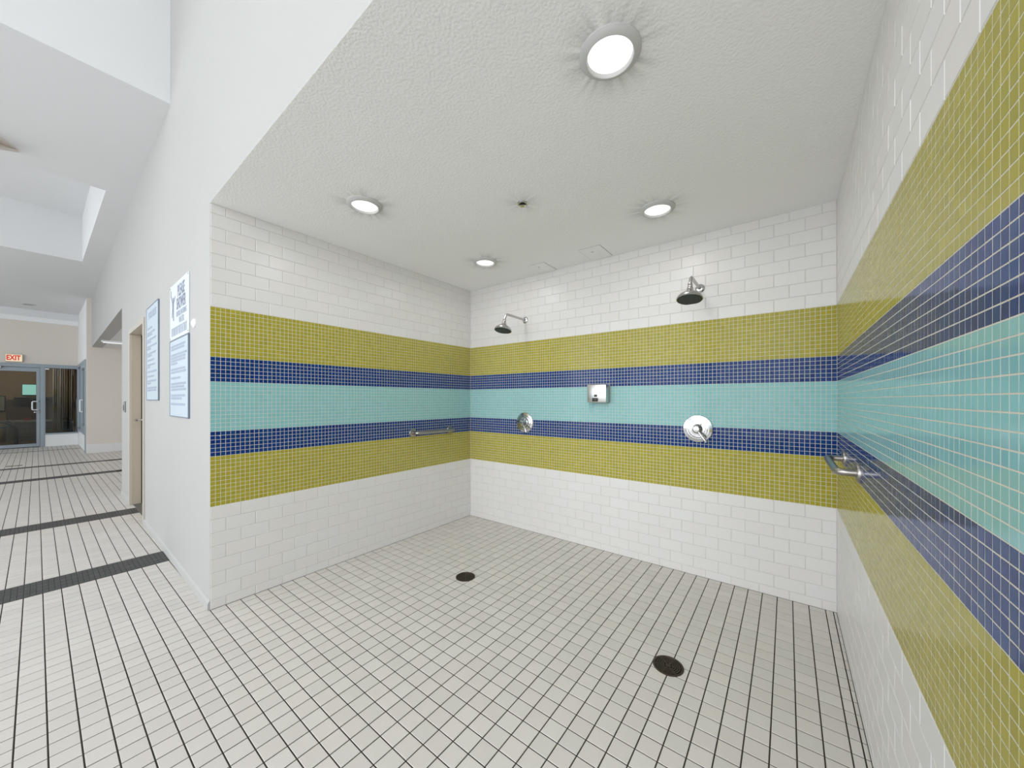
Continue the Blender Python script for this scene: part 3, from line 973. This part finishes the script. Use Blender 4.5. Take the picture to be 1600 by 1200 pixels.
# ------------------------------------------------------------------ floor drains
def drain(x, y, r, lab):
    t = thing('floor_drain', lab, 'drain', (x, y, 0), 0.3, 'round floor drains of the alcove')
    part('drain_pit', MB().lathe([(r * 0.97, 0.0007), (0, 0.0007)], 40), 'pit', t)
    part('rim', MB().lathe([(r, -0.001), (r, 0.0028), (r * 0.97, 0.0036), (r * 0.86, 0.0036), (r * 0.845, 0.0008)], 48), 'bronze', t, True)
    g = MB()
    for k in (0.74, 0.60, 0.46, 0.32):
        g.lathe([(r * (k + 0.045), 0.0009), (r * (k + 0.045), 0.0032), (r * (k - 0.035), 0.0032), (r * (k - 0.035), 0.0009)], 40)
    g.lathe([(r * 0.17, 0.0009), (r * 0.17, 0.0034), (0, 0.0036)], 20)
    for k in range(6):
        a = k * PI / 3
        c, s = math.cos(a), math.sin(a)
        w = r * 0.035
        g.prism([(c * r * 0.12 - s * w, s * r * 0.12 + c * w, 0.0009), (c * r * 0.86 - s * w, s * r * 0.86 + c * w, 0.0009), (c * r * 0.86 + s * w, s * r * 0.86 - c * w, 0.0009), (c * r * 0.12 + s * w, s * r * 0.12 - c * w, 0.0009)], (0, 0, 0.0022))
    part('grate', g, 'bronze', t, True)
drain(0.897, -0.985, 0.066, 'dark round floor drain in the middle of the alcove, below the left shower head')
drain(2.224, -1.020, 0.066, 'dark round ringed floor drain nearer the right wall, below the right shower head')

# ------------------------------------------------------------------ signs on the hall wall
def wall_thing(name, label, cat, x, z, group=None):
    return thing(name, label, cat, (x, hy(x), z), HROT, group)
FRONT = (PI / 2, 0, 0)
t = wall_thing('shower_notice', 'white please shower sign with a bathing figure, above a rules board', 'sign', -0.795, 1.868)
part('panel', MB().bev((-0.305, -0.006, -0.204), (0.305, -0.0004, 0.204), 0.0015), 'sign_white', t)
text('lettering', 'PLEASE', 0.115, t, 'ink', (0.075, -0.0065, 0.125), FRONT, 'CENTER', 0.0005, 0.62, 0.002)
text('lettering', 'SHOWER', 0.115, t, 'ink', (0.075, -0.0065, 0.035), FRONT, 'CENTER', 0.0005, 0.60, 0.002)
text('lettering', 'BEFORE ENTERING', 0.052, t, 'ink_grey', (0.085, -0.0065, -0.035), FRONT, 'CENTER', 0.0005, 0.72, 0.001)
text('lettering', 'WATER', 0.058, t, 'ink_grey', (0.09, -0.0065, -0.085), FRONT, 'CENTER', 0.0005, 0.80, 0.001)
b = MB()
x = -0.24
k = 0
while x < 0.235:            # illegible row of outlined characters along the foot of the sign
    w = (0.026, 0.034, 0.022, 0.030)[k % 4]
    hgt = 0.030
    zc = -0.150
    b.box((x, -0.0072, zc - hgt), (x + 0.006, -0.0058, zc + hgt)).box((x + w - 0.006, -0.0072, zc - hgt), (x + w, -0.0058, zc + hgt))
    b.box((x, -0.0072, zc + (hgt - 0.006 if k % 2 else -0.003)), (x + w, -0.0058, zc + (hgt if k % 2 else 0.004)))
    x += w + 0.014
    k += 1
part('lettering', b, 'ink_grey', t)
# bathing figure: raised arm, head, body, legs - a flat print
fg = MB()
def blob(pts):
    fg.prism([(px, -0.0058, -0.066 + (pz + 0.19) * 0.74) for px, pz in pts], (0, -0.0014, 0))
blob([(-0.205, 0.030), (-0.192, 0.046), (-0.176, 0.046), (-0.164, 0.030), (-0.176, 0.012), (-0.192, 0.012)])
blob([(-0.218, 0.006), (-0.160, 0.012), (-0.168, -0.060), (-0.210, -0.062)])
blob([(-0.225, 0.006), (-0.272, 0.082), (-0.262, 0.090), (-0.212, 0.012)])
blob([(-0.272, 0.082), (-0.268, 0.130), (-0.258, 0.130), (-0.260, 0.086)])
blob([(-0.160, 0.010), (-0.118, 0.048), (-0.110, 0.040), (-0.158, -0.010)])
blob([(-0.210, -0.060), (-0.228, -0.150), (-0.212, -0.152), (-0.192, -0.064)])
blob([(-0.190, -0.060), (-0.182, -0.188), (-0.160, -0.190), (-0.168, -0.060)])
part('figure', fg, 'ink', t, False, 'dark blue bathing figure')
for sx in (-0.29, 0.29):
    for sz in (-0.19, 0.19):
        part('screw', MB().lathe([(0.006, 0.005), (0.006, 0.0075), (0.0, 0.0085)], 14, (0, -1, 0), (sx, 0, sz)), 'steel', t, True)

def rules_board(x, z, w, h, lab, title, lines, seed):
    t = wall_thing('rules_board', lab, 'sign', x, z, 'framed rules boards on the hall wall')
    r = random.Random(seed)
    f = 0.007
    mb = MB()
    mb.bev((-w / 2, -0.011, h / 2 - f), (w / 2, -0.0004, h / 2), 0.002).bev((-w / 2, -0.011, -h / 2), (w / 2, -0.0004, -h / 2 + f), 0.002)
    mb.bev((-w / 2, -0.011, -h / 2 + f), (-w / 2 + f, -0.0004, h / 2 - f), 0.002).bev((w / 2 - f, -0.011, -h / 2 + f), (w / 2, -0.0004, h / 2 - f), 0.002)
    part('board_frame', mb, 'sign_frame', t)
    part('sheet', MB().box((-w / 2 + f, -0.008, -h / 2 + f), (w / 2 - f, -0.001, h / 2 - f)), 'sign_sheet', t)
    top = h / 2 - 0.05
    if title:
        text('lettering', title, 0.085, t, 'ink_grey', (0.0, -0.0085, h / 2 - 0.085), FRONT, 'CENTER', 0.0005, 0.85, 0.0015)
        top = h / 2 - 0.20
    b = MB()
    zc = top
    gap = (top + h / 2 - 0.05) / len(lines)
    for ln in lines:                      # rows of small print, too blurred to read: one bar to a word
        if ln > 0:
            x0 = -w / 2 + 0.045
            end = x0 + (w - 0.09) * ln
            while x0 < end - 0.01:
                ww = min(r.uniform(0.018, 0.06), end - x0)
                b.box((x0, -0.0090, zc - 0.0080), (x0 + ww, -0.0078, zc + 0.0080))
                x0 += ww + 0.009
        zc -= gap
    part('small_print', b, 'ink_grey', t)['kind'] = 'stuff'
    return t
rules_board(-0.788, 1.376, 0.60, 0.566, 'wide pale rules board directly below the please shower sign', None,
            [0.92, 0.85, 0, 1.0, 0.92, 0.9, 0.42, 0, 0.9, 0.95, 0, 0.62, 0, 0.95, 0.85, 0.95, 0, 0.9, 0.7, 0, 0.9, 0], 3)
rules_board(-1.878, 1.643, 0.605, 0.862, 'tall narrow-looking rules board between the beige door and the please shower sign', 'POOL RULES',
            [0.5, 0, 0.8, 0.5, 0, 0.9, 0.4, 0, 0.95, 0.4, 0, 0.9, 0.5, 0, 0.7, 0, 0.8, 0.3, 0, 0.95, 0, 0.7, 0, 0.9, 0.4, 0, 0.95, 0.9, 0], 5)

t = wall_thing('wall_button', 'small white round button on the hall wall between the shower sign and the alcove corner', 'button', -0.357, 1.707)
part('base', MB().lathe([(0, 0), (0.030, 0), (0.030, 0.006), (0.027, 0.010), (0, 0.010)], 28, (0, -1, 0)), 'trim_white', t, True)
part('cap', MB().lathe([(0.020, 0.0095), (0.019, 0.014), (0.012, 0.017), (0, 0.018)], 24, (0, -1, 0)), 'trim_white', t, True)

t = wall_thing('card_reader', 'small grey card reader plate on the hall wall past the beige door', 'card reader', -3.87, 1.130)
part('plate', MB().bev((-0.06, -0.014, -0.066), (0.06, -0.0004, 0.066), 0.004), 'reader', t)
part('keypad', MB().bev((-0.035, -0.019, -0.045), (0.035, -0.013, 0.02), 0.003), 'grey_panel', t)

# ------------------------------------------------------------------ exit sign and small hall things
t = thing('exit_sign', 'lit exit sign with red letters above the far glass door', 'sign', (FX, -3.105, 2.252))
part('housing', MB().bev((0.0, -0.128, -0.094), (0.062, 0.128, 0.090), 0.006), 'frame_beige', t)
part('face', MB().box((0.0622, -0.120, -0.085), (0.0640, 0.120, 0.082)), 'exit_face', t, False, 'cream lit face')
text('lettering', 'EXIT', 0.165, t, 'exit_red', (0.0645, -0.008, -0.002), (PI / 2, 0, PI / 2), 'CENTER', 0.0008, 0.62, 0.006)

t = thing('hall_light', 'small unlit round light in the hall ceiling near the far wall', 'ceiling light', (-11.82, -2.885, CH))
part('trim_ring', MB().lathe([(0.115, 0), (0.115, -0.006), (0.105, -0.012), (0.09, -0.012), (0.085, -0.002), (0.115, 0)], 36), 'ring', t, True)
part('baffle', MB().lathe([(0.086, -0.003), (0.03, -0.001), (0, -0.001)], 32), 'seam', t)

t = thing('strip_light', 'slim tube light on the low ceiling of the hall recess', 'ceiling light', (-8.3, -1.62, 2.415))
part('housing', MB().bev((-0.06, -0.36, -0.035), (0.06, 0.36, 0.0), 0.006), 'trim_white', t)
part('diffuser', MB().bev((-0.045, -0.34, -0.052), (0.045, 0.34, -0.034), 0.008), 'tube', t)

t = thing('slot_drain', 'short dark slot drain in the hall floor before the far glass door', 'drain', (-8.63, -3.015, 0))
part('channel', MB().bev((-0.045, -0.09, -0.002), (0.045, 0.09, 0.0025), 0.001), 'bronze', t)
sl = MB()
for k in range(6):
    sl.box((-0.03, -0.08 + k * 0.028, 0.0024), (0.03, -0.068 + k * 0.028, 0.0031))
part('slots', sl, 'pit', t)
part('threshold_line', MB().box((-11.45, -3.9, -0.001), (-11.39, -2.10, 0.0012)), 'floor_grout', floor)

t = thing('ceiling_beam', 'pale beige wedge-ended beam under the hall ceiling at the left edge', 'beam', (0, 0, 0))
part('boxing', MB().prism([(-2.93, -2.87, CH), (-2.77, -2.962, CH), (-2.60, -3.9, CH), (-2.60, -3.9, CH - 0.10), (-2.77, -2.975, CH - 0.095), (-2.92, -2.878, CH - 0.006)], (-0.06, 0, 0)), 'beige', t)
